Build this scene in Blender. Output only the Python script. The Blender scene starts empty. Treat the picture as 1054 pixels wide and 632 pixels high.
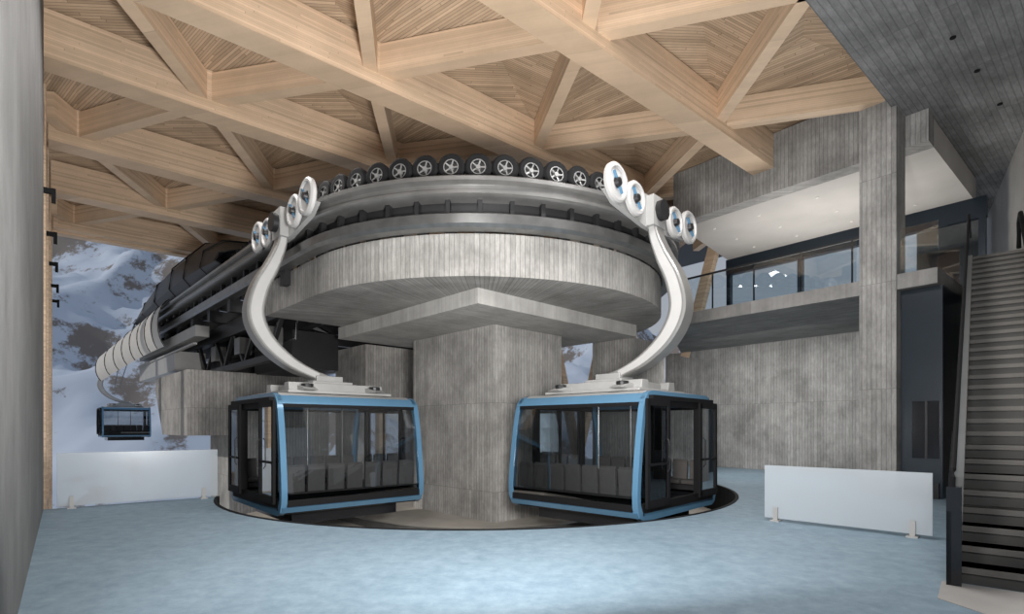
import bpy, bmesh, math, random
from mathutils import Vector, Matrix, noise
random.seed(4)
S=bpy.context.scene
S.view_settings.view_transform='Standard'
S.view_settings.look='None'
F=550.0
# ---------------------------------------------------------------- axes
V=Vector((.766,.643,0)); U=Vector((-.643,.766,0))
def W(q,p,z=0): return V*q+U*p+Vector((0,0,z))
RC=Vector((-.8,14.8,0)); ra=math.radians(134)
RU=Vector((math.cos(ra),math.sin(ra),0)); NL=Vector((-RU.y,RU.x,0)); NR=-NL
# ---------------------------------------------------------------- materials
def newmat(name):
    m=bpy.data.materials.new(name); m.use_nodes=True
    nt=m.node_tree; b=nt.nodes['Principled BSDF']; return m,nt,b
def N(nt,t,**k):
    n=nt.nodes.new(t)
    for a,v in k.items(): setattr(n,a,v)
    return n
def mth(nt,op,a,b=None,c=None):
    n=N(nt,'ShaderNodeMath',operation=op)
    for i,x in enumerate((a,b,c)):
        if x is None: continue
        if isinstance(x,(int,float)): n.inputs[i].default_value=x
        else: nt.links.new(x,n.inputs[i])
    return n.outputs[0]
def rgbmix(nt,f,a,b,blend='MIX'):
    n=N(nt,'ShaderNodeMix',data_type='RGBA',blend_type=blend)
    for s,x in ((0,f),(6,a),(7,b)):
        if isinstance(x,(int,float)): n.inputs[s].default_value=x
        elif isinstance(x,tuple): n.inputs[s].default_value=(*x,1)
        else: nt.links.new(x,n.inputs[s])
    return n.outputs[2]
def plain(name,col,rough=.5,metal=0,var=.12,scale=3,spec=.5):
    m,nt,b=newmat(name)
    g=N(nt,'ShaderNodeNewGeometry')
    no=N(nt,'ShaderNodeTexNoise'); no.inputs['Scale'].default_value=scale; no.inputs['Detail'].default_value=6
    nt.links.new(g.outputs['Position'],no.inputs['Vector'])
    f=mth(nt,'MULTIPLY_ADD',no.outputs['Fac'],2*var,1-var)
    h=N(nt,'ShaderNodeHueSaturation'); h.inputs['Color'].default_value=(*col,1)
    nt.links.new(f,h.inputs['Value']); nt.links.new(h.outputs[0],b.inputs['Base Color'])
    b.inputs['Roughness'].default_value=rough; b.inputs['Metallic'].default_value=metal
    b.inputs['Specular IOR Level'].default_value=spec
    return m
def boards(name,col,d,width=.12,var=.25,groove=.5,rough=.75,angular=None,along=(0,0,1),blen=2.4,gw=.06,stain=.3,tint=None,bump=.3,fine=.5,form=None):
    """board pattern; board index runs along d, board length runs along 'along'. form = aligned formwork lifts"""
    m,nt,b=newmat(name)
    g=N(nt,'ShaderNodeNewGeometry'); pos=g.outputs['Position']
    def dot(v):
        dt=N(nt,'ShaderNodeVectorMath',operation='DOT_PRODUCT'); nt.links.new(pos,dt.inputs[0]); dt.inputs[1].default_value=v; return dt.outputs['Value']
    if angular is not None:
        s=N(nt,'ShaderNodeSeparateXYZ'); nt.links.new(pos,s.inputs[0])
        dx=mth(nt,'SUBTRACT',s.outputs[0],angular.x); dy=mth(nt,'SUBTRACT',s.outputs[1],angular.y)
        c=mth(nt,'MULTIPLY',mth(nt,'ARCTAN2',dx,dy),4.9)
    else: c=dot(d)
    c=mth(nt,'DIVIDE',c,width)
    fl=mth(nt,'FLOOR',c); fr=mth(nt,'FRACT',c)
    wn0=N(nt,'ShaderNodeTexWhiteNoise',noise_dimensions='1D'); nt.links.new(fl,wn0.inputs['W'])
    l=mth(nt,'ADD',mth(nt,'DIVIDE',dot(along),blen),mth(nt,'MULTIPLY',wn0.outputs['Value'],0.0 if form else 5.0))
    ll=mth(nt,'FLOOR',l); lf=mth(nt,'FRACT',l)
    wn=N(nt,'ShaderNodeTexWhiteNoise',noise_dimensions='1D'); nt.links.new(mth(nt,'MULTIPLY_ADD',ll,17.31,fl),wn.inputs['W'])
    e=mth(nt,'ABSOLUTE',mth(nt,'SUBTRACT',fr,.5)); gm=mth(nt,'GREATER_THAN',e,.5-gw)
    gm=mth(nt,'MAXIMUM',gm,mth(nt,'LESS_THAN',lf,.014/blen))
    cx=N(nt,'ShaderNodeCombineXYZ'); nt.links.new(mth(nt,'MULTIPLY',c,2.2),cx.inputs[0]); nt.links.new(mth(nt,'MULTIPLY',l,(3.4 if form else 1.6)*blen),cx.inputs[1]); nt.links.new(mth(nt,'MULTIPLY',wn.outputs['Value'],31.0),cx.inputs[2])
    n1=N(nt,'ShaderNodeTexNoise'); n1.inputs['Scale'].default_value=1.0; n1.inputs['Detail'].default_value=8; n1.inputs['Roughness'].default_value=.75
    nt.links.new(cx.outputs[0],n1.inputs['Vector'])
    n2=N(nt,'ShaderNodeTexNoise'); n2.inputs['Scale'].default_value=.8; n2.inputs['Detail'].default_value=9; n2.inputs['Roughness'].default_value=.7; nt.links.new(pos,n2.inputs['Vector'])
    v=mth(nt,'MULTIPLY_ADD',wn.outputs['Value'],var,1-var/2)
    v=mth(nt,'MULTIPLY',v,mth(nt,'MULTIPLY_ADD',n1.outputs['Fac'],fine*2,1-fine))
    v=mth(nt,'MULTIPLY',v,mth(nt,'MULTIPLY_ADD',n2.outputs['Fac'],stain*2,1-stain))
    v=mth(nt,'MULTIPLY',v,mth(nt,'MULTIPLY_ADD',gm,-groove,1))
    colr=rgbmix(nt,wn.outputs['Value'],col,tint or col)
    vm=N(nt,'ShaderNodeVectorMath',operation='SCALE'); nt.links.new(colr,vm.inputs[0]); nt.links.new(v,vm.inputs['Scale'])
    nt.links.new(vm.outputs[0],b.inputs['Base Color']); b.inputs['Roughness'].default_value=rough
    bp=N(nt,'ShaderNodeBump'); bp.inputs['Strength'].default_value=bump; bp.inputs['Distance'].default_value=.02
    nt.links.new(v,bp.inputs['Height']); nt.links.new(bp.outputs[0],b.inputs['Normal'])
    return m
def glass(name,tint=(.7,.75,.78),refl=.12,rough=.02,white=None,wf=.0):
    m,nt,b=newmat(name); nt.nodes.remove(b)
    o=nt.nodes['Material Output']
    t=N(nt,'ShaderNodeBsdfTransparent'); t.inputs[0].default_value=(*tint,1)
    g=N(nt,'ShaderNodeBsdfGlossy'); g.inputs['Roughness'].default_value=rough; g.inputs[0].default_value=(.9,.93,.95,1)
    lw=N(nt,'ShaderNodeLayerWeight'); lw.inputs[0].default_value=.35
    f=mth(nt,'MULTIPLY_ADD',lw.outputs['Fresnel'],.7,refl)
    mx=N(nt,'ShaderNodeMixShader'); nt.links.new(f,mx.inputs[0]); nt.links.new(t.outputs[0],mx.inputs[1]); nt.links.new(g.outputs[0],mx.inputs[2])
    out=mx.outputs[0]
    if wf>0:
        d=N(nt,'ShaderNodeBsdfDiffuse'); d.inputs[0].default_value=(*white,1)
        tr=N(nt,'ShaderNodeBsdfTranslucent'); tr.inputs[0].default_value=(*white,1)
        a=N(nt,'ShaderNodeMixShader'); a.inputs[0].default_value=.4; nt.links.new(d.outputs[0],a.inputs[1]); nt.links.new(tr.outputs[0],a.inputs[2])
        m2=N(nt,'ShaderNodeMixShader'); m2.inputs[0].default_value=wf; nt.links.new(out,m2.inputs[1]); nt.links.new(a.outputs[0],m2.inputs[2]); out=m2.outputs[0]
    nt.links.new(out,o.inputs[0]); return m

M={}
CG=.34
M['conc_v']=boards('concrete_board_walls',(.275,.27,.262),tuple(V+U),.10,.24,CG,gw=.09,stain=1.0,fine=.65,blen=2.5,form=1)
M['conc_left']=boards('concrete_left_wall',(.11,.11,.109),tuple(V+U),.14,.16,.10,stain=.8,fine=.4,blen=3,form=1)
M['conc_pil']=boards('concrete_board_pillar',(.285,.275,.262),tuple(RU+NL),.10,.24,CG,gw=.09,stain=1.0,fine=.7,blen=2.2,form=1)
M['conc_ring']=boards('concrete_board_ring',(.25,.242,.23),(0,0,0),.10,.24,CG,gw=.09,angular=RC,stain=1.0,fine=.7,blen=4,form=1)
M['conc_under']=boards('concrete_underside',(.23,.225,.22),tuple(V),.12,.18,.25,along=tuple(U),stain=.8,form=1)
M['conc_slab']=boards('concrete_slab_boards',(.18,.182,.185),tuple(U),.12,.25,.32,along=tuple(V),stain=1.0,fine=.65,gw=.08,form=1)
M['conc_cap']=boards('concrete_cap',(.36,.35,.335),tuple(RU),.14,.12,.12,along=tuple(NL),stain=.6,form=1)
M['conc_sm']=plain('concrete_smooth',(.32,.31,.30),.7,0,.3,1.2)
M['pit']=plain('pit_floor_concrete',(.40,.37,.33),.7,0,.3,1.5)
WOOD=(.585,.43,.295); WOOD2=(.42,.305,.205)
M['beam']=boards('glulam_beam',WOOD,(0,0,1),.045,.16,.22,.55,along=tuple(V*.8+U*.6),blen=3,tint=(.67,.50,.355),stain=.25,gw=.05,bump=.08,fine=.25)
M['pan_a']=boards('ceiling_boards_a',WOOD2,tuple(U*.3+V*.95),.06,.22,.5,.6,along=tuple(U*.95-V*.3),tint=(.51,.375,.26),stain=.35,gw=.09,bump=.1,fine=.25)
M['pan_b']=boards('ceiling_boards_b',WOOD2,tuple(U*.9+V*.44),.06,.22,.5,.6,along=tuple(U*.44-V*.9),tint=(.51,.375,.26),stain=.35,gw=.09,bump=.1,fine=.25)
M['steel']=plain('galvanised_steel',(.20,.20,.198),.30,.8,.4,4)
M['silver']=plain('silver_paint',(.23,.227,.222),.30,.65,.35,3)
M['arm']=plain('hanger_grey_paint',(.27,.267,.26),.34,.4,.2,3)
M['dsteel']=plain('dark_steel',(.026,.026,.028),.45,.5,.2,4)
M['black']=plain('black_rubber',(.005,.005,.006),.75,0,.2,8,.2)
M['blackgl']=plain('black_gloss',(.008,.009,.012),.15,0,.1,3)
M['white']=plain('white_paint',(.40,.395,.39),.4,0,.1,3)
M['lgrey']=plain('light_grey_paint',(.32,.32,.315),.45,.1,.15,3)
M['fair']=plain('fairing_white',(.52,.50,.47),.45,.1,.12,2)
M['hub']=plain('hub_metal',(.20,.20,.20),.4,.3,.1,3)
M['tread']=plain('wheel_disc_dark',(.02,.02,.021),.5,.3,.1,3)
M['blue']=plain('cabin_blue',(.085,.19,.30),.25,.15,.08,3)
M['seat']=plain('seat_fabric',(.06,.055,.053),.7,0,.2,10)
M['navy']=plain('navy_panel',(.010,.018,.028),.3,.2,.2,2)
M['stairm']=plain('stair_stone',(.105,.098,.09),.6,0,.2,5)
M['stairr']=plain('stair_riser',(.045,.043,.04),.6,0,.2,5)
M['mezzc']=plain('mezzanine_ceiling_plaster',(.44,.42,.40),.7,0,.2,.8)
M['glass']=glass('cabin_glass',(.72,.75,.77),.06)
M['dglass']=glass('dark_glass',(.18,.20,.215),.06)
M['clear']=glass('clear_glass',(.88,.92,.94),.04)
M['frost']=glass('frosted_glass',(.9,.93,.95),.03,.2,(.70,.74,.78),.48)
M['lamp']=plain('downlight_trim',(.7,.68,.65),.4,0,.05,3)
m,nt,b=newmat('blue_epoxy_floor'); g=N(nt,'ShaderNodeNewGeometry')
n1=N(nt,'ShaderNodeTexNoise'); n1.inputs['Scale'].default_value=4.5; n1.inputs['Detail'].default_value=12; n1.inputs['Roughness'].default_value=.78; nt.links.new(g.outputs['Position'],n1.inputs['Vector'])
n2=N(nt,'ShaderNodeTexNoise'); n2.inputs['Scale'].default_value=.4; n2.inputs['Detail'].default_value=6; nt.links.new(g.outputs['Position'],n2.inputs['Vector'])
cr=N(nt,'ShaderNodeValToRGB'); cr.color_ramp.elements[0].position=.36; cr.color_ramp.elements[0].color=(.125,.19,.245,1); cr.color_ramp.elements[1].position=.66; cr.color_ramp.elements[1].color=(.25,.335,.405,1)
f=mth(nt,'ADD',mth(nt,'MULTIPLY',n1.outputs['Fac'],.7),mth(nt,'MULTIPLY',n2.outputs['Fac'],.3)); nt.links.new(f,cr.inputs[0]); nt.links.new(cr.outputs[0],b.inputs['Base Color'])
b.inputs['Roughness'].default_value=.6; bp=N(nt,'ShaderNodeBump'); bp.inputs['Strength'].default_value=.3; bp.inputs['Distance'].default_value=.02; nt.links.new(n1.outputs['Fac'],bp.inputs['Height']); nt.links.new(bp.outputs[0],b.inputs['Normal'])
M['floor']=m
m,nt,b=newmat('snow_and_rock'); g=N(nt,'ShaderNodeNewGeometry')
n1=N(nt,'ShaderNodeTexNoise'); n1.inputs['Scale'].default_value=.13; n1.inputs['Detail'].default_value=14; n1.inputs['Roughness'].default_value=.75; nt.links.new(g.outputs['Position'],n1.inputs['Vector'])
s=N(nt,'ShaderNodeSeparateXYZ'); nt.links.new(g.outputs['Normal'],s.inputs[0])
k=mth(nt,'SUBTRACT',mth(nt,'MULTIPLY',n1.outputs['Fac'],1.7),mth(nt,'MULTIPLY',s.outputs[2],.76))
cr=N(nt,'ShaderNodeValToRGB'); e=cr.color_ramp.elements; e[0].position=.36; e[0].color=(.50,.56,.66,1); e[1].position=.46; e[1].color=(.19,.165,.15,1)
nt.links.new(k,cr.inputs[0]); nt.links.new(cr.outputs[0],b.inputs['Base Color']); b.inputs['Roughness'].default_value=.8; M['snow']=m

# ---------------------------------------------------------------- mesh helpers
def empty(name,loc=(0,0,0),rot=0):
    o=bpy.data.objects.new(name,None); S.collection.objects.link(o); o.location=loc; o.rotation_euler=(0,0,rot); return o
class MB:
    def __init__(s): s.v=[];s.f=[];s.m=[]
    def add(s,vs,fs,mi=0,T=None):
        o=len(s.v)
        for v in vs:
            v=Vector(v)
            s.v.append(T@v if T is not None else v)
        for f in fs: s.f.append([i+o for i in f]); s.m.append(mi)
    def box(s,c,sz,mi=0,T=None,rz=0,M3=None):
        x,y,z=[a/2 for a in sz]; R=M3 if M3 is not None else Matrix.Rotation(rz,3,'Z')
        vs=[Vector(c)+R@Vector((a*x,b_*y,d*z)) for d in(-1,1) for b_ in(-1,1) for a in(-1,1)]
        s.add(vs,[(0,2,3,1),(4,5,7,6),(0,1,5,4),(2,6,7,3),(0,4,6,2),(1,3,7,5)],mi,T)
    def prism(s,poly,z0,z1,mi=0,T=None):
        n=len(poly); vs=[(p[0],p[1],z0) for p in poly]+[(p[0],p[1],z1) for p in poly]
        fs=[tuple(range(n))[::-1],tuple(range(n,2*n))]+[(i,(i+1)%n,n+(i+1)%n,n+i) for i in range(n)]
        s.add(vs,fs,mi,T)
    def extr(s,poly,y0,y1,mi=0,T=None):
        n=len(poly); vs=[(p[0],y0,p[1]) for p in poly]+[(p[0],y1,p[1]) for p in poly]
        fs=[tuple(range(n)),tuple(range(n,2*n))[::-1]]+[(i,n+i,n+(i+1)%n,(i+1)%n) for i in range(n)]
        s.add(vs,fs,mi,T)
    def hexa(s,A,B,mi=0):
        s.add(list(A)+list(B),[(0,1,2,3),(7,6,5,4)]+[(i,4+i,4+(i+1)%4,(i+1)%4) for i in range(4)],mi)
    def bar(s,a,b,w,h,mi=0,up=Vector((0,0,1)),T=None):
        a=Vector(a);b=Vector(b); d=(b-a); L=d.length; d.normalize()
        sd=d.cross(up)
        if sd.length<1e-4: sd=Vector((1,0,0))
        sd.normalize(); u=sd.cross(d)
        R=Matrix((d,sd,u)).transposed(); s.box((a+b)/2,(L,w,h),mi,T,M3=R)
    def cyl(s,c,axis,r,h,mi=0,n=20,T=None):
        s.lathe(c,axis,[(0,-h/2),(r,-h/2),(r,h/2),(0,h/2)],mi,n,T)
    def lathe(s,c,axis,prof,mi=0,n=24,T=None):
        ax=Vector(axis).normalized(); t=Vector((0,0,1)) if abs(ax.z)<.9 else Vector((1,0,0))
        e1=ax.cross(t).normalized(); e2=ax.cross(e1); vs=[];fs=[];k=len(prof)
        for i in range(n):
            a=2*math.pi*i/n
            for r,h in prof: vs.append(Vector(c)+ax*h+(e1*math.cos(a)+e2*math.sin(a))*r)
        for i in range(n):
            for j in range(k-1): fs.append((i*k+j,((i+1)%n)*k+j,((i+1)%n)*k+j+1,i*k+j+1))
        s.add(vs,fs,mi,T)
    def tube(s,pts,r,mi=0,n=8,T=None):
        pts=[Vector(p) for p in pts]; vs=[];fs=[]
        for i,p in enumerate(pts):
            d=(pts[min(i+1,len(pts)-1)]-pts[max(i-1,0)]).normalized()
            t=Vector((0,0,1)) if abs(d.z)<.95 else Vector((1,0,0))
            a=d.cross(t).normalized(); b_=d.cross(a)
            for k in range(n):
                an=2*math.pi*k/n; vs.append(p+(a*math.cos(an)+b_*math.sin(an))*r)
        for i in range(len(pts)-1):
            for k in range(n): fs.append((i*n+k,i*n+(k+1)%n,(i+1)*n+(k+1)%n,(i+1)*n+k))
        fs.append(tuple(range(n))); fs.append(tuple(range((len(pts)-1)*n,len(pts)*n)))
        s.add(vs,fs,mi,T)
    def make(s,name,mats,parent=None,smooth=False,bevel=0):
        me=bpy.data.meshes.new(name); me.from_pydata([tuple(v) for v in s.v],[],s.f)
        for m_ in mats: me.materials.append(M[m_])
        me.polygons.foreach_set('material_index',s.m); me.update()
        bm=bmesh.new(); bm.from_mesh(me); bmesh.ops.recalc_face_normals(bm,faces=bm.faces); bm.to_mesh(me); bm.free()
        if smooth:
            for p in me.polygons: p.use_smooth=True
            try: me.set_sharp_from_angle(angle=math.radians(35))
            except Exception: pass
        o=bpy.data.objects.new(name,me); S.collection.objects.link(o)
        if parent: o.parent=parent
        if bevel>0:
            b_=o.modifiers.new('bevel','BEVEL'); b_.width=bevel; b_.segments=2; b_.limit_method='ANGLE'
        return o
def poly(*qp): return [W(q,p) for q,p in qp]
def stations(L1,L2,na=64,n1=2):
    st=[]
    for i in range(n1): st.append((RC+RU*(L1*(1-i/n1)),NL))
    for i in range(na+1):
        a=math.pi*i/na; st.append((RC,NL*math.cos(a)-RU*math.sin(a)))
    for i in range(1,n1+1): st.append((RC+RU*(L2*i/n1),NR))
    return st
def sweep(mb,prof,mi,L1,L2,na=64):
    st=stations(L1,L2,na); k=len(prof); vs=[];fs=[]
    for b_,d in st:
        for r,z in prof: vs.append(b_+d*r+Vector((0,0,z)))
    for i in range(len(st)-1):
        for j in range(k): fs.append((i*k+j,i*k+(j+1)%k,(i+1)*k+(j+1)%k,(i+1)*k+j))
    fs.append(tuple(range(k))); fs.append(tuple(range((len(st)-1)*k,len(st)*k)))
    mb.add(vs,fs,mi)
def rect(r0,r1,z0,z1): return [(r0,z0),(r1,z0),(r1,z1),(r0,z1)]

# ---------------------------------------------------------------- floor
PR=6.5
left_dir=(W(2.85,13.85)-RC); aL=math.atan2(left_dir.y,left_dir.x)
aR=math.atan2(NR.y,NR.x)
if aL>0: aL-=2*math.pi
arc=[RC+Vector((math.cos(aL+(aR-aL)*i/60),math.sin(aL+(aR-aL)*i/60),0))*PR for i in range(61)]
outl=[W(-.3,13.85)]+arc+[RC+NR*PR+RU*12,W(20.6,26),W(20.6,3),W(26,3),W(26,-10),W(-9,-10),W(-9,4.4),W(-.3,4.4)]
def ngon(name,pts,z0,z1,mat,mat2=None):
    bm=bmesh.new(); vs=[bm.verts.new((p.x,p.y,z1)) for p in pts]; f=bm.faces.new(vs)
    r=bmesh.ops.extrude_face_region(bm,geom=[f]); 
    for v in [g for g in r['geom'] if isinstance(g,bmesh.types.BMVert)]: v.co.z=z0
    bmesh.ops.recalc_face_normals(bm,faces=bm.faces)
    bm.faces.ensure_lookup_table()
    for f in bm.faces: f.material_index=0 if abs(f.normal.z)>.5 else 1
    bmesh.ops.triangulate(bm,faces=[f for f in bm.faces if len(f.verts)>4])
    me=bpy.data.meshes.new(name); bm.to_mesh(me); bm.free(); me.materials.append(M[mat]); me.materials.append(M[mat2 or mat])
    o=bpy.data.objects.new(name,me); S.collection.objects.link(o); return o
ngon('floor',outl,-.7,0,'floor','dsteel')
mb=MB(); mb.prism([RC+NL*7.5-RU*7.5,RC+NR*7.5-RU*7.5,RC+NR*7.5+RU*13,RC+NL*7.5+RU*2.2],-.95,-.72,0)
mb.make('floor_boarding_pit',['pit'])
mb=MB()
vs=[];fs=[]
for p in arc:
    d=(p-RC).normalized(); r0,r1,z0,z1=PR-.05,PR+.02,-.72,.01
    vs+= [RC+d*r0+Vector((0,0,z0)),RC+d*r1+Vector((0,0,z0)),RC+d*r1+Vector((0,0,z1)),RC+d*r0+Vector((0,0,z1))]
for i in range(60):
    for j in range(4): fs.append((i*4+j,i*4+(j+1)%4,i*4+4+(j+1)%4,i*4+4+j))
mb.add(vs,fs,0); mb.make('pit_edge_trim',['black'])
mb=MB(); sweep(mb,rect(3.45,3.52,-.72,-.55),0,3,8); mb.make('cabin_guide_rail',['steel'])
sd=Vector((math.sin(math.radians(41.3)),math.cos(math.radians(41.3)),0)); sr=Vector((sd.y,-sd.x,0)); SA=Vector((4.62,5.5,0))
mb=MB(); mb.prism([SA-sd*.05-sr*.15,SA-sd*.05+sr*3,SA-sd*3.4+sr*3,SA-sd*.8-sr*.15],.0,.006)
mb.make('floor_stair_landing',['conc_sm'])

# ---------------------------------------------------------------- walls
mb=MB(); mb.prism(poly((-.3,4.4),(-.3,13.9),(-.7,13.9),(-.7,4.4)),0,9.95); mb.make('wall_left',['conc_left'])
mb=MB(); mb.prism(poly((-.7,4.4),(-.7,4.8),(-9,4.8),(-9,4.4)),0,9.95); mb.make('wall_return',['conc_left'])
e=empty('timber_facade')
mb=MB(); br=MB()
for i,p in enumerate((14.1,17.2,20.3,23.4,26.2)):
    mb.box(W(-.5,p,3.85),(.36,.36,12),0,rz=math.radians(40))
    br.box(W(-.25,p-.05,6.3),(.25,.08,.1),0,rz=math.radians(40)); br.box(W(-.15,p-.05,6.22),(.07,.08,.28),0,rz=math.radians(40))
mb.bar(W(-.5,14,8.8),W(-.5,26.3,8.8),.3,.9); mb.bar(W(-.5,14,-.6),W(-.5,26.3,-.6),.3,.6)
mb.make('posts',['beam'],e); br.make('brackets',['black'],e)
# mezzanine
QB=15.45
mz=empty('mezzanine')
mb=MB(); mb.prism(poly((14.8,3.0),(14.8,9.9),(20.3,12.9),(20.3,3.0)),4.8,5.15); mb.make('slab',['conc_under'],mz)
mb=MB(); mb.prism(poly((QB,3.3),(QB,10.1),(QB+.5,10.1),(QB+.5,3.3)),8.3,9.95); mb.make('upper_beam',['conc_v'],mz)
mb=MB(); mb.prism(poly((QB+.5,3.3),(QB+.5,10.1),(20.8,10.9),(20.8,3.3)),8.3,9.0)
mb.make('upper_ceiling',['mezzc'],mz)
mb=MB(); mb.prism(poly((14.75,3.75),(14.75,4.5),(15.45,4.5),(15.45,3.75)),0,9.95); mb.make('concrete_column',['conc_v'])
mb=MB()
for q in (16.8,18.3,19.6):
    for p in (4.5,6.2,7.9,9.4):
        mb.cyl(W(q,p,8.29),(0,0,1),.045,.03,0,12)
mb.make('downlights',['lamp'],mz)
mb=MB(); mb.prism(poly((14.86,4.6),(14.86,9.7),(14.88,9.7),(14.88,4.6)),5.15,6.2,0); mb.prism(poly((14.86,3.0),(14.86,3.7),(14.88,3.7),(14.88,3.0)),5.15,6.2,0)
mb.bar(W(14.87,4.5,6.22),W(14.87,9.7,6.22),.05,.05,1)
for p in (4.7,5.9,7.15,8.4,9.65): mb.box(W(14.9,p,5.68),(.035,.035,1.06),1,rz=math.radians(40))
mb.make('glass_balustrade',['clear','dsteel'],mz)
mb=MB(); mb.prism(poly((20.3,2.5),(20.3,13.2),(20.7,13.2),(20.7,2.5)),0,4.8); mb.prism(poly((20.2,13.2),(20.2,13.6),(21.6,13.6),(21.6,13.2)),0,4.8)
mb.make('wall_back',['conc_v'])
mb=MB(); mb.prism(poly((20.35,3.0),(20.35,10.9),(20.6,10.9),(20.6,3.0)),7.7,8.3,0); mb.prism(poly((20.35,3.0),(20.35,10.9),(20.6,10.9),(20.6,3.0)),5.15,5.3,0)
for p in (3.1,5.6,8.1,10.8): mb.prism(poly((20.35,p-.08),(20.35,p+.08),(20.55,p+.08),(20.55,p-.08)),5.3,7.7,0)
mb.prism(poly((20.44,3.0),(20.44,10.9),(20.46,10.9),(20.46,3.0)),5.3,7.7,1)
mb.make('window_1',['navy','clear'])
d=empty('door_1')
mb=MB(); mb.prism(poly((15.0,2.95),(15.0,3.72),(20.2,3.72),(20.2,2.95)),0,4.78,0); mb.make('casing',['navy'],d)
mb=MB(); mb.prism(poly((14.96,3.0),(14.96,3.5),(15.0,3.5),(15.0,3.0)),.9,2.2,0); mb.prism(poly((14.95,3.22),(14.95,3.26),(14.99,3.26),(14.99,3.22)),.9,2.2,1)
mb.prism(poly((14.9,3.0),(14.9,3.72),(15.0,3.72),(15.0,3.0)),0,.35,1); mb.make('leaf',['blackgl','dsteel'],d)
mb=MB(); mb.prism(poly((3,3.85),(25.5,3.85),(25.5,-10),(3,-10)),9.05,9.95); mb.make('ceiling_concrete_slab',['conc_slab'])
mb=MB()
for q,p in ((11.5,2.2),(13.0,2.4),(14.6,2.3),(16.5,2.2)): mb.cyl(W(q,p,9.04),(0,0,1),.05,.03,0,12)
mb.make('recessed_spotlight',['black'])
SW=.92
rw=SA+sr*(SW+.05)
mb=MB(); mb.prism([rw+sd*1.0,rw+sd*11.2,rw+sd*19-sr*.75,rw+sd*19+sr*.3,rw+sd*1.0+sr*.3],0,9.05); mb.make('wall_right',['conc_sm'])
mb=MB(); mb.prism([SA+sd*17-sr*1.6,SA+sd*17+sr*.2,SA+sd*17.3+sr*.2,SA+sd*17.3-sr*1.6],5.4,9.05); mb.make('wall_stairhead',['navy'])
# ---------------------------------------------------------------- stairs
st=empty('staircase')
mb=MB(); n=32; rise=.172; run=.29
T=Matrix.Translation(SA)@Matrix((( sd.x,sr.x,0,0),(sd.y,sr.y,0,0),(0,0,1,0),(0,0,0,1)))
for i in range(n):
    x0=i*run; mb.box((x0+run/2+.3,SW/2,(i+.5)*rise-.25 if i>3 else (i+1)*rise/2-.0),(run+.6,SW,rise+.5 if i>3 else (i+1)*rise),1,T)
    mb.box((x0+run/2-.015,SW/2,(i+1)*rise-.03),(run+.03,SW,.06),0,T)
mb.box((n*run+1.6,SW/2,n*rise-.2),(3,SW,.4),0,T)
mb.make('steps',['stairm','stairr'],st)
mb=MB()
z1=n*rise
prof=[(-.15,0),(.2,0),(n*run+.2,z1-.2),(n*run+.2,z1+.12),(n*run,z1+.12),(-.15,.22)]
mb.extr(prof,-.07,0,1,T); mb.extr([(-.2,0),(.35,0),(1.2,.5),(1.2,1.55),(-.2,.75)],-.11,-.07,0,T)
mb.box((-.12,-.05,.5),(.16,.12,1.0),0,T)
mb.make('stringer',['blackgl','lgrey'],st)
mb=MB(); prof=[(-.1,.15),(n*run+.1,z1+.1),(n*run+.1,z1+1.05),(-.1,1.12)]
mb.extr(prof,-.07,-.055,0,T); mb.make('glass_panel',['clear'],st)
mb=MB(); mb.tube([T@Vector(p) for p in ((-.15,-.06,.2),(-.18,-.06,1.1),(0,-.06,1.16),(n*run,-.06,z1+1.08),(n*run+2,-.06,z1+1.08))],.024)
mb.tube([T@Vector(p) for p in ((.2,SW-.1,1.0),(n*run-.6,SW-.1,z1+.52),(n*run+.1,SW-.1,z1+.92),(n*run+.8,SW-.1,z1+.92),(n*run+.8,SW-.1,z1+.3))],.045)
for i in range(5): mb.bar(T@Vector((.8+i*2,SW-.1,1.25+i*2*.593)),T@Vector((.8+i*2,SW+.05,1.2+i*2*.593)),.03,.03)
mb.make('handrail',['black'],st,True)

# ---------------------------------------------------------------- timber roof
rows=[(3.85,.3),(7.15,3.0),(11.0,.3),(14.4,2.6),(18.4,.3),(22.3,2.75),(26.2,.3)]
SP=4.9
cl=empty('ceiling_timber_grid')
bm_=MB(); pa=MB()
def nodes(k): 
    p,o=rows[k]; return [ (o+SP*i,p) for i in range(-2,5)]
ZB=8.98; ZC=9.95
for k,(p,o) in enumerate(rows):
    if k==0: continue
    q1=QB if p<10 else 21
    a=W(-.3,p,(ZB+ZC)/2); b_=W(q1,p,(ZB+ZC)/2); bm_.bar(a,b_,.60,ZC-ZB)
def clipbar(a,b_):
    (qa,pa_),(qb,pb)=a,b_
    lo=-.3
    mx=lambda p: QB if p<10 else 21
    if max(qa,qb)<lo: return None
    def lerp(t): return (qa+(qb-qa)*t,pa_+(pb-pa_)*t)
    ts=[t/200 for t in range(201) if lo<=lerp(t/200)[0]<=mx(lerp(t/200)[1]) and lerp(t/200)[1]>3.85]
    if len(ts)<5: return None
    return lerp(ts[0]),lerp(ts[-1])
for k in range(len(rows)-1):
    A=nodes(k); B=nodes(k+1)
    for a in A:
        for b_ in B:
            if abs(a[0]-b_[0])<SP*.62:
                c=clipbar(a,b_)
                if c: bm_.bar(W(*c[0],9.58),W(*c[1],9.58),.28,.66)
    A2=sorted(A); B2=sorted(B)
    for P1,P2,mi in((A2,B2,0),(B2,A2,1)):
        for i in range(len(P1)-1):
            m_=[b_ for b_ in P2 if P1[i][0]<b_[0]<P1[i+1][0]]
            if m_:
                c=[P1[i],P1[i+1],m_[0]]; cen=(sum(x[0] for x in c)/3,sum(x[1] for x in c)/3)
                v=[W(*x,ZC-.02) for x in c]+[W(*cen,ZC+.35)]
                pa.add(v,[(0,1,3),(1,2,3),(2,0,3)],mi)
bm_.make('glulam_beams',['beam'],cl)
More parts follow.
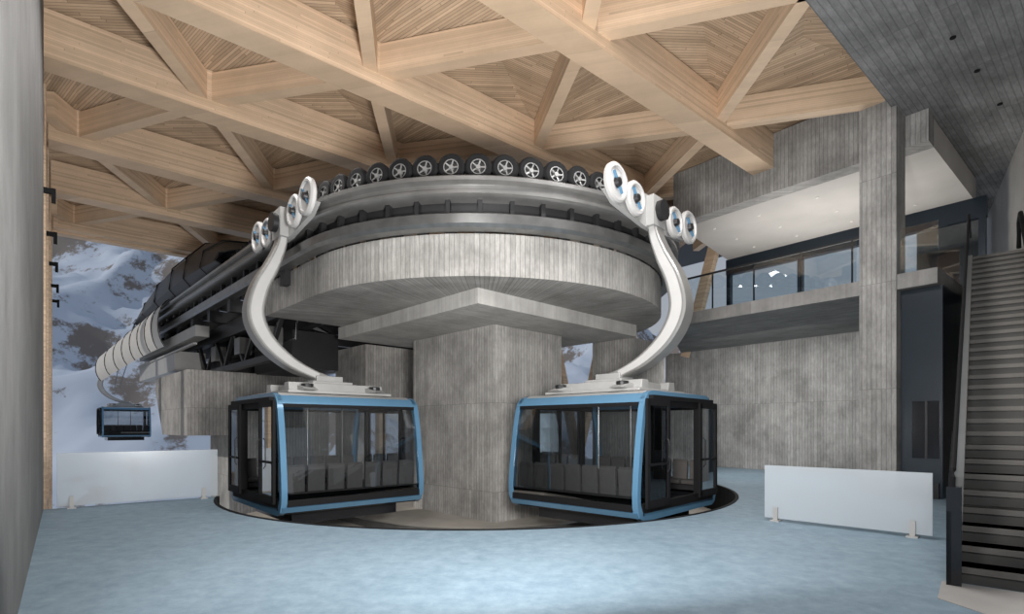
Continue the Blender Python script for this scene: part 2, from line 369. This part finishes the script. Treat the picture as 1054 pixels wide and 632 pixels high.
pa.make('board_panels',['pan_a','pan_b'],cl)
mb=MB(); mb.prism(poly((-9,-10),(26,-10),(26,27),(-1.2,27),(-1.2,4),(-9,4)),10.4,10.6); mb.make('ceiling_roof_deck',['dsteel'])
mb=MB(); mb.bar(W(-.5,26.5,9.4),W(21,26.5,9.4),.4,1.0); mb.make('trim_1',['beam'])
mb=MB(); mb.bar(W(20.4,12.7,4.6),W(20.4,11.3,9.4),.3,.4); mb.bar(W(20.4,14.2,0),W(20.4,16.5,9.4),.35,.4); mb.bar(W(20.4,19,0),W(20.4,16.5,9.4),.35,.4); mb.bar(W(20.4,19,0),W(20.4,21.5,9.4),.35,.4)
mb.make('timber_v_column',['beam'])

# ---------------------------------------------------------------- station pillars
def pil(name,c,wu,wn,z0,z1,mat='conc_pil'):
    mb=MB(); c=Vector(c)
    mb.prism([c-RU*wu/2+NL*wn/2,c-RU*wu/2-NL*wn/2,c+RU*wu/2-NL*wn/2,c+RU*wu/2+NL*wn/2],z0,z1); return mb.make(name,[mat])
pil('concrete_pillar',(-.75,15.15,0),3.5,2.5,-.72,4.12)
pil('concrete_pillar',(-5.0,19.4,0),2.2,1.9,-.72,4.4)
pil('concrete_pillar',(3.9,17.8,0),1.5,2.0,-.7,4.4)
gw=empty('ropeway_guideway')
DR=4.75
dp=[RC+NL*DR+RU*3]+[RC+(NL*math.cos(math.pi*i/72)-RU*math.sin(math.pi*i/72))*DR for i in range(73)]+[RC+NR*DR+RU*3]
mb=MB(); mb.prism(dp,4.45,5.25); mb.make('concrete_deck',['conc_ring'],gw)
cc=Vector((-.8,15.15,0)); h1=3.15
mb=MB(); mb.prism([cc-RU*h1+NL*2.9,cc-RU*h1-NL*2.9,cc+RU*3-NL*2.9,cc+RU*3+NL*2.9],4.13,4.46); mb.make('concrete_cap',['conc_cap'],gw)

# ---------------------------------------------------------------- ring guideway
mb=MB()
sweep(mb,[(4.78,5.27),(5.02,5.27),(5.08,5.33),(5.08,5.50),(5.0,5.55),(4.78,5.55)],0,20,14)
sweep(mb,rect(4.66,4.80,5.55,5.82),2,20,14)
sweep(mb,[(4.75,5.80),(5.10,5.80),(5.16,5.84),(5.16,5.90),(5.09,5.93),(5.09,6.02),(5.2,6.06),(5.2,6.13),(5.14,6.17),(4.75,6.17)],1,20,14)
sweep(mb,rect(4.4,5.0,6.17,6.21),2,20,14)
mb.make('rails',['steel','silver','dsteel'],gw,True)
mb=MB()
for b_,dr in [(RC,NL*math.cos(math.pi*i/26)-RU*math.sin(math.pi*i/26)) for i in range(27)]+[(RC+RU*s,NL) for s in range(1,20)]+[(RC+RU*s,NR) for s in range(1,14)]:
    rz=math.atan2(dr.y,dr.x); mb.box(b_+dr*4.90+Vector((0,0,5.69)),(.12,.08,.26),0,rz=rz)
    mb.box(b_+dr*4.6+Vector((0,0,5.7)),(.25,.16,.95),0,rz=rz)
mb.make('rail_brackets',['dsteel'],gw)
def tyre(mb,c,ax,r=.25,w=.16):
    mb.lathe(c,ax,[(r*.6,-w/2),(r*.85,-w/2),(r,-w*.3),(r,w*.3),(r*.85,w/2),(r*.56,w/2)],0,24)
    mb.lathe(c,ax,[(r*.56,w*.45),(r*.49,w*.45)],1,20)
    mb.lathe(c,ax,[(r*.49,w*.45),(r*.47,w*.12),(0,w*.12)],2,20)
    mb.lathe(c,ax,[(r*.2,w*.12),(r*.16,w*.45),(0,w*.45)],1,12)
    X=Vector(ax).normalized(); t=Vector((-X.y,X.x,0))
    for k in range(5):
        a=k*2*math.pi/5; d=t*math.cos(a)+Vector((0,0,1))*math.sin(a); mb.bar(Vector(c)+X*w*.3+d*r*.12,Vector(c)+X*w*.38+d*r*.5,r*.1,r*.05,1,up=X)
mb=MB()
for i in range(1,30):
    a=math.pi*i/30; dr=NL*math.cos(a)-RU*math.sin(a); tyre(mb,RC+dr*4.78+Vector((0,0,6.46)),dr,.26)
for i in range(38): tyre(mb,RC+RU*(.25+i*.52)+NL*4.78+Vector((0,0,6.4)),NL,.2)
for i in range(26): tyre(mb,RC+RU*(.25+i*.52)+NR*4.78+Vector((0,0,6.4)),NR,.2)
mb.make('drive_tyres',['black','hub','tread'],gw,True)
mb=MB()
for s in (1.5,3.5,5.5,7.5,9.5,11.5,13.5):
    mb.bar(RC+RU*s+NL*4.9+Vector((0,0,5.1)),RC+RU*s+NR*4.9+Vector((0,0,5.1)),.25,.35,0)
for n_ in (4.3,3.2,2.0,-2.0,-3.2):
    mb.bar(RC+RU*.5+NL*n_+Vector((0,0,4.7)),RC+RU*17+NL*n_+Vector((0,0,4.7)),.25,.45,0)
for s in range(0,16,2):
    mb.bar(RC+RU*s+NL*4.2+Vector((0,0,5.2)),RC+RU*(s+1)+NL*2+Vector((0,0,4.6)),.1,.12,0)
    mb.bar(RC+RU*(s+2)+NL*4.2+Vector((0,0,5.2)),RC+RU*(s+1)+NL*2+Vector((0,0,4.6)),.1,.12,0)
    mb.bar(RC+RU*(s+3)+NL*4.3+Vector((0,0,4.6)),RC+RU*(s+4)+NL*4.3+Vector((0,0,3.5)),.1,.1,0); mb.bar(RC+RU*(s+5)+NL*4.3+Vector((0,0,4.6)),RC+RU*(s+4)+NL*4.3+Vector((0,0,3.5)),.1,.1,0)
mb.bar(RC+RU*3.4+NL*4.3+Vector((0,0,3.5)),RC+RU*17+NL*4.3+Vector((0,0,3.5)),.2,.18,0)
mb.box(RC+RU*6+NL*2.8+Vector((0,0,3.9)),(3.2,1.4,1.1),0,rz=ra); mb.box(RC+RU*10+NL*3.2+Vector((0,0,3.9)),(2.6,1.4,1.1),0,rz=ra)
for i in range(6): mb.tube([RC+RU*(3+i*1.5)+NL*3.9+Vector((0,0,4.9)),RC+RU*(3.2+i*1.5)+NL*3.9+Vector((0,0,4.0)),RC+RU*(4+i*1.5)+NL*3.9+Vector((0,0,4.0))],.05,0)
for s in (4,6.5,9): mb.box(RC+RU*s+NL*4.2+Vector((0,0,4.1)),(.5,.35,.5),1,rz=ra)
for s in range(2,15): mb.bar(RC+RU*s+NR*3.9+Vector((0,0,4.0)),RC+RU*(s+.9)+NR*3.9+Vector((0,0,5.0)),.08,.08,1)
mb.bar(RC+RU*2+NR*3.9+Vector((0,0,4.0)),RC+RU*15+NR*3.9+Vector((0,0,4.0)),.12,.14,1)
mb.make('support_frame',['dsteel','steel'],gw)
mb=MB(); mb.bar(RC+RU*11+NL*4.6+Vector((0,0,4.0)),RC+RU*17.5+NL*4.6+Vector((0,0,4.0)),1.0,.7,0)
mb.bar(RC+RU*8.2+NL*4.9+Vector((0,0,4.72)),RC+RU*17.5+NL*4.9+Vector((0,0,4.72)),.4,.35,0)
mb.bar(RC+RU*8.2+NL*5.1+Vector((0,0,4.3)),RC+RU*17.5+NL*5.1+Vector((0,0,4.3)),.1,.06,0)
mb.make('walkway_beam',['lgrey'],gw)
mb=MB()
c=RC+RU*7.4
def Z(v,z): return Vector((v.x,v.y,z))
pr=[c+NL*5.5,c+NL*5.5+RU*4.6,c+NL*1+RU*4.6,c+NL*1]
pb=[c+NL*5.5,c+NL*5.5+RU*3.4,c+NL*1+RU*3.4,c+NL*1]
pc=[c+NL*4.2,c+NL*4.2+RU*2.6,c+NL*1+RU*2.6,c+NL*1]
mb.hexa([Z(p,3.38) for p in pr],[Z(p,2.95) for p in pr]); mb.hexa([Z(p,2.95) for p in pr],[Z(p,1.35) for p in pb]); mb.hexa([Z(p,1.35) for p in pc],[Z(p,-4) for p in pc])
mb.make('concrete_console',['conc_pil'])
mb=MB()
def fpt(s,a):
    t=(s-11.5)/8.5; ang=-1.0+a*2.4
    return RC+RU*s+NL*(5.05+.9*t*t+.45*math.cos(ang))+Vector((0,0,5.35+.95*math.sin(ang)*(1-.25*t)-1.0*t*t))
n_=18;K=9; vs=[fpt(11.5+8.5*i/n_,j/(K-1)) for i in range(n_+1) for j in range(K)]
fs=[(i*K+j,(i+1)*K+j,(i+1)*K+j+1,i*K+j+1) for i in range(n_) for j in range(K-1)]
mb.add(vs,fs,0)
for i in range(9):
    s=11.55+i*1.05; mb.tube([fpt(s,a/10)+NL*.01 for a in range(11)],.016,1,6)
mb.make('entry_fairing',['fair','dsteel'],gw,True)
mb=MB()
pts=[(5.0,6.2),(5.25,6.5),(5.15,7.2),(4.6,7.8),(3.6,8.0),(3.2,7.5),(3.2,6.3)]
vs=[];fs=[];K=len(pts); SS=((5.5,.35),(7,.75),(9,1.0),(11,1.05),(13.5,.95),(16,.65),(18,.25))
for s,sc in SS:
    for r,z in pts: vs.append(RC+RU*s+NL*r+Vector((0,0,6.2+(z-6.2)*sc)))
for i in range(len(SS)-1):
    for j in range(K-1): fs.append((i*K+j,(i+1)*K+j,(i+1)*K+j+1,i*K+j+1))
mb.add(vs,fs,0)
for s,sc in SS: mb.tube([RC+RU*s+NL*(r+.02)+Vector((0,0,6.22+(z-6.2)*sc)) for r,z in pts],.025,1,6)
mb.make('maintenance_hood',['dsteel','dsteel'],gw,True)
# ---------------------------------------------------------------- cabins
def bez(pts,n=24):
    P=[Vector(p) for p in pts]; P=[P[0]*2-P[1]]+P+[P[-1]*2-P[-2]]; out=[]
    for i in range(len(P)-3):
        for k in range(n):
            t=k/n; a,b_,c,d=P[i:i+4]
            out.append(.5*((2*b_)+(c-a)*t+(2*a-5*b_+4*c-d)*t*t+(-a+3*b_-3*c+d)*t**3))
    out.append(P[-2]); return out
half=[(1.46,.0),(1.60,.07),(1.68,.25),(1.69,.5),(1.66,.85),(1.61,1.25),(1.55,1.65),(1.48,2.0),(1.42,2.17),(1.31,2.28),(1.15,2.33)]
outer=half+[(-x,z) for x,z in half[::-1]]
hin=[(1.42,.14),(1.51,.18),(1.57,.3),(1.58,.5),(1.55,.85),(1.50,1.25),(1.44,1.65),(1.38,1.97),(1.33,2.10),(1.24,2.18),(1.10,2.22)]
inner=hin+[(-x,z) for x,z in hin[::-1]]
def cabin(loc,rot,hanger=True,sc=1.0):
    E=empty('gondola_cabin',loc,rot); E.scale=(sc,)*3
    hy=1.5
    mb=MB(); n=len(outer)
    for y0,y1 in ((hy-.08,hy+.03),(-hy-.03,-hy+.08)):
        vs=[]
        for (a,b_),(c,d) in zip(outer,inner): vs+=[(a,y0,b_),(c,y0,d),(c,y1,d),(a,y1,b_)]
        fs=[]
        for i in range(n):
            j=(i+1)%n
            for k in range(4): fs.append((i*4+k,j*4+k,j*4+(k+1)%4,i*4+(k+1)%4))
        mb.add(vs,fs,0)
    for sx in(-1,1):
        mb.extr([(sx*1.60,.06),(sx*1.68,.16),(sx*1.62,.18),(sx*1.52,.07)],-hy,hy,0)
        mb.extr([(sx*1.45,2.11),(sx*1.42,2.17),(sx*1.31,2.28),(sx*1.27,2.22),(sx*1.36,2.16),(sx*1.41,2.10)],-hy,hy,0)
    mb.make('frame',['blue'],E,True)
    mb=MB(); mb.extr([(1.33,2.26),(1.15,2.335),(.5,2.36),(-.5,2.36),(-1.15,2.335),(-1.33,2.26),(-1.2,2.2),(1.2,2.2)],-hy+.08,hy-.08,0)
    mb.box((0,0,2.39),(1.9,2.3,.06),0); 
    mb.make('roof',['lgrey'],E,False,.02)
    mb=MB(); mb.extr([(1.5,.02),(1.6,.12),(1.6,.24),(-1.6,.24),(-1.6,.12),(-1.5,.02)],-hy+.02,hy-.02,0)
    mb.box((0,0,-.12),(2.3,2.3,.24),0)
    mb.make('floor_pan',['blackgl'],E)
    mb=MB(); ends=[(1.665,.22),(1.672,.42)]; up=[(1.672,.42),(1.645,.85),(1.595,1.25),(1.535,1.65),(1.44,2.12)]
    for sx in(-1,1):
        for L,mi in((ends,1),(up,0)):
            vs=[];fs=[]
            for x,z in L: vs+=[(sx*x,-hy+.06,z),(sx*x,hy-.06,z)]
            for i in range(len(L)-1): fs.append((2*i,2*i+1,2*i+3,2*i+2))
            mb.add(vs,fs,mi)
        for sy in(-1,1):
            y=sy*(hy-.05)
            mb.add([(sx*1.5,y,.3),(sx*.82,y,.3),(sx*.82,y,2.14),(sx*1.28,y,2.1),(sx*1.45,y,1.5)],[(0,1,2,3,4)],1 if sy>0 else 0)
    mb.add([(-.8,-hy+.03,.3),(.8,-hy+.03,.3),(.8,-hy+.03,2.1),(-.8,-hy+.03,2.1)],[(0,1,2,3)],2)
    mb.make('glazing',['glass','dglass','clear'],E)
    mb=MB()
    for sx in(-1,1):
        mb.bar((sx*1.67,-hy+.1,.42),(sx*1.67,hy-.1,.42),.03,.02,0)
        mb.bar((sx*1.67,-hy+.08,.24),(sx*1.67,hy-.08,.24),.04,.12,0)
        mb.bar((sx*1.44,-hy+.08,2.08),(sx*1.44,hy-.08,2.08),.03,.07,0)
        for sy in(-1,1):
            mb.box((sx*.86,sy*(hy-.03),1.2),(.12,.12,1.95),0)
    for sy in(-1,1):
        mb.box((0,sy*(hy-.02),2.13),(2.5,.14,.16),0); mb.box((0,sy*(hy-.02),.2),(3.0,.1,.2),0)
    for sx in(-1,1):
        x=sx*1.08
        for (cx,cz,wx,wz) in ((x-.38,1.2,.09,1.9),(x+.38,1.2,.09,1.9),(x,.3,.84,.14),(x,2.11,.84,.12),(x,1.0,.84,.04)):
            mb.box((cx,hy+.1,cz),(wx,.05,wz),0)
        mb.tube([(x-sx*.3,hy+.13,.85),(x-sx*.3,hy+.17,.9),(x-sx*.3,hy+.17,1.4),(x-sx*.3,hy+.13,1.45)],.012,1,6)
    mb.box((0,hy+.06,2.2),(2.6,.12,.08),0)
    for cx in(-.03,.03,-.78,.78): mb.box((cx,-hy,1.2),(.06,.06,1.9),0)
    mb.make('door_frames',['black','dsteel'],E)
    mb=MB()
    for sx in(-1,1): mb.add([(sx*1.44,hy+.1,.3),(sx*.72,hy+.1,.3),(sx*.72,hy+.1,2.1),(sx*1.44,hy+.1,2.1)],[(0,1,2,3)],0)
    mb.make('door_glass',['dglass'],E)
    mb=MB()
    for sx in(-1,1):
        for i in range(7):
            y=-1.2+i*.4
            mb.extr([(sx*1.5,.42),(sx*1.05,.44),(sx*1.02,.50),(sx*1.08,.53),(sx*1.42,.52),(sx*1.44,.88),(sx*1.48,.95),(sx*1.52,.9)],y-.17,y+.17,0)
        mb.box((sx*1.32,0,.36),(.3,2.6,.12),1)
    for y in(-.4,.4): mb.tube([(0,y,.3),(0,y,2.2)],.02,2)
    mb.make('seats',['seat','dsteel','steel'],E,False,.02)
    if hanger:
        mb=MB()
        for y in(-.75,.75): mb.extr([(1.2,2.42),(.95,2.5),(.35,2.58),(-.35,2.58),(-.95,2.5),(-1.2,2.42)],y-.13,y+.13,0)
        for x in(-.55,.55): mb.extr([(x-.16,2.42),(x+.16,2.42),(x+.12,2.6),(x-.12,2.6)],-1.05,1.05,0)
        mb.box((0,0,2.62),(.9,.9,.1),0); mb.box((0,0,2.72),(.55,.6,.16),0)
        for x in(-.9,.9):
            for y in(-.75,.75): mb.cyl((x,y,2.5),(0,0,1),.12,.12,1,14)
        mb.make('roof_chassis',['lgrey','dsteel'],E,False,.015)
        path=bez([(0,-.15,2.70),(0,.35,2.84),(0,.85,3.08),(0,1.30,3.48),(0,1.52,3.98),(0,1.42,4.55),(0,1.16,5.1),(0,.98,5.6),(0,.95,6.1)],8)
        mb=MB(); vs=[];fs=[];k=8
        L=len(path)-1
        def wh(t): return .20-.06*t+.03*math.sin(math.pi*t), .085+.09*math.sin(math.pi*t)**2
        for i,p in enumerate(path):
            d=(path[min(i+1,L)]-path[max(i-1,0)]).normalized(); nn=Vector((0,-d.z,d.y)); w,h=wh(i/L)
            for (a,b_) in((-1,-.8),(-.85,-1),(.85,-1),(1,-.8),(1,.8),(.85,1),(-.85,1),(-1,.8)): vs.append(p+Vector((a*w,0,0))+nn*(b_*h))
        for i in range(L):
            for j in range(k): fs.append((i*k+j,i*k+(j+1)%k,(i+1)*k+(j+1)%k,(i+1)*k+j))
        fs+= [tuple(range(k)),tuple(range(L*k,L*k+k))]
        mb.add(vs,fs,0)
        for sx in(-1,1):
            vs=[];fs=[]
            for i,p in enumerate(path[6:-4]):
                i+=6
                d=(path[min(i+1,L)]-path[max(i-1,0)]).normalized(); nn=Vector((0,-d.z,d.y)); w,h=wh(i/L); w+=.004; h*=.6
                vs+=[p+Vector((sx*w,0,0))+nn*h,p+Vector((sx*w,0,0))-nn*h]
            for i in range(len(vs)//2-1): fs.append((2*i,2*i+1,2*i+3,2*i+2))
            mb.add(vs,fs,1)
        mb.make('hanger_arm',['arm','white'],E,True)
        mb=MB()
        mb.extr([(-1.7,6.0),(-1.4,5.82),(-.3,5.68),(.3,5.68),(1.4,5.82),(1.7,6.0),(1.4,6.14),(.3,6.34),(-.3,6.34),(-1.4,6.14)],.80,.9,0)
        mb.box((0,.92,6.0),(.5,.3,.6),0); mb.cyl((0,1.1,6.02),(0,1,0),.2,.16,2)
        for x,z,r in ((-1.5,6.12,.36),(-.82,6.04,.33),(.82,6.04,.33),(1.5,6.12,.36)):
            mb.lathe((x,.98,z),(0,1,0),[(0,-.06),(r*.9,-.06),(r,-.03),(r,.03),(r*.9,.06),(r*.78,.06),(r*.74,.02),(r*.30,.02)],3,32)
            mb.lathe((x,.98,z),(0,1,0),[(r*.26,.02),(r*.2,.09),(0,.09)],2,16)
            for kx in range(2):
                a=kx*math.pi+.9; mb.bar((x+.08*math.cos(a),1.01,z+.08*math.sin(a)),(x+.22*math.cos(a),1.01,z+.22*math.sin(a)),.02,.08,1,up=Vector((0,1,0)))
        mb.make('carriage',['lgrey','blue','dsteel','white'],E,True)
    return E
cabin((-4.23,12.1,-.06),math.radians(132))
cabin((2.2,11.5,-.06),math.radians(227))
D=42
cabin(((128-527)/550*D,D,.85),math.radians(132))
mb=MB()
for o_ in(-.25,.25):
    p0=RC+RU*17+NL*(5.1+o_)+Vector((0,0,6.1)); p1=Vector(((128-527)/550*D,D,6.9))+NL*o_; p2=p1+(p1-p0)*1.2+Vector((0,0,-1.5))
    mb.tube([p0,p1,p2],.035)
mb.make('track_rope',['dsteel'],gw)

# ---------------------------------------------------------------- glass barriers
def barrier(a,b_,h=.95):
    a=Vector(a);b_=Vector(b_); d=(b_-a).normalized(); E=empty('glass_barrier')
    mb=MB(); mb.bar(a+Vector((0,0,.1+h/2-.05)),b_+Vector((0,0,.1+h/2-.05)),.02,h,0); mb.make('frosted_panel',['frost'],E,False,.004)
    mb=MB()
    for t in (.08,.9):
        p=a+(b_-a)*t; rz=math.atan2(d.y,d.x)
        mb.box(p+Vector((0,0,.12)),(.07,.09,.24),0,rz=rz); mb.box(p+Vector((0,0,.012)),(.14,.16,.024),0,rz=rz)
    mb.make('clamps',['lgrey'],E)
barrier((4.38,9.26,0),(6.0,7.62,0),.9)
barrier(tuple(W(-.1,13.7)),tuple(W(2.7,13.7)),1.05)

# ---------------------------------------------------------------- mountain
bm=bmesh.new(); nx,ny=220,140; g=[]
for j in range(ny):
    row=[]
    y=46+j*1.5
    for i in range(nx):
        x=-210+i*1.6
        t=max(0,(y-56)/100)
        base=-14+ 75*t**1.05 - 18*max(0,(x+75)/60)*t*1.2
        p=Vector((x*.018,y*.018,0)); rid=0;amp=1
        for o in range(6):
            rid+=amp*(1-abs(noise.noise(p*(2**o)+Vector((3.1,7.7,o)))*2.2)); amp*=.52
        z=base+(rid-.9)*13*min(1,t*1.8+.12)
        row.append(bm.verts.new((x,y,z)))
    g.append(row)
for j in range(ny-1):
    for i in range(nx-1): bm.faces.new((g[j][i],g[j][i+1],g[j+1][i+1],g[j+1][i]))
me=bpy.data.meshes.new('snow_mountain'); bm.to_mesh(me); bm.free(); me.materials.append(M['snow'])
for p in me.polygons: p.use_smooth=True
o=bpy.data.objects.new('snow_mountain',me); S.collection.objects.link(o)

# ---------------------------------------------------------------- light
w=bpy.data.worlds.new('World'); S.world=w; w.use_nodes=True; nt=w.node_tree; bg=nt.nodes['Background']
tc=N(nt,'ShaderNodeTexCoord'); sp=N(nt,'ShaderNodeSeparateXYZ'); nt.links.new(tc.outputs['Generated'],sp.inputs[0])
cr=N(nt,'ShaderNodeValToRGB'); cr.color_ramp.elements[0].position=.0; cr.color_ramp.elements[0].color=(.66,.69,.73,1); cr.color_ramp.elements[1].position=.6; cr.color_ramp.elements[1].color=(.44,.53,.68,1)
nt.links.new(sp.outputs[2],cr.inputs[0]); nt.links.new(cr.outputs[0],bg.inputs[0]); bg.inputs[1].default_value=.6
def area(name,loc,target,size,power,col=(1,1,1),sy=None):
    l=bpy.data.lights.new(name,'AREA'); l.energy=power; l.color=col; l.size=size
    if sy: l.shape='RECTANGLE'; l.size_y=sy
    o=bpy.data.objects.new(name,l); S.collection.objects.link(o); o.location=loc
    o.rotation_euler=(Vector(target)-Vector(loc)).to_track_quat('-Z','Y').to_euler(); return o
area('hall_fill',(-1,-3,7.5),(0,14,2),2.5,560,(1,.98,.96))  # added fill light behind the camera, no fixture stands there
area('ceiling_uplight',(.5,3,2.0),(-2,14,10),1.2,1250,(1,.98,.95))
area('roof_fill',(3,8,8.9),(3,8,0),2.5,440,(1,.98,.96))  # added fill under the roof, shining down, no fixture modelled
area('roof_fill',(-6,11,8.9),(-5,10,0),2.5,280,(1,.98,.96))  # second added roof-height fill, over the left side, also without a fixture
area('mezzanine_fill',W(18,6.5,5.4),W(18,6.5,9),4,170,(1,.97,.92))  # unseen fill light aimed up at the mezzanine ceiling, apart from the downlights
area('undercroft_fill',W(17.5,8.5,4.7),W(19,8.5,0),4,340,(1,.98,.95))  # fill light added to lighten the back wall below the mezzanine
s=bpy.data.lights.new('sun','SUN'); s.energy=1.7; s.angle=.02; s.color=(1,.96,.9); so=bpy.data.objects.new('sun',s); S.collection.objects.link(so)
so.rotation_euler=Vector((.9,.45,-.55)).to_track_quat('-Z','Y').to_euler()
# ---------------------------------------------------------------- camera
c=bpy.data.cameras.new('camera'); co=bpy.data.objects.new('camera',c); S.collection.objects.link(co)
co.location=(0,0,1.6); co.rotation_euler=(math.pi/2,0,0); c.sensor_width=36; c.lens=36*550/1054; c.shift_y=124/1054; c.clip_end=800
S.camera=co
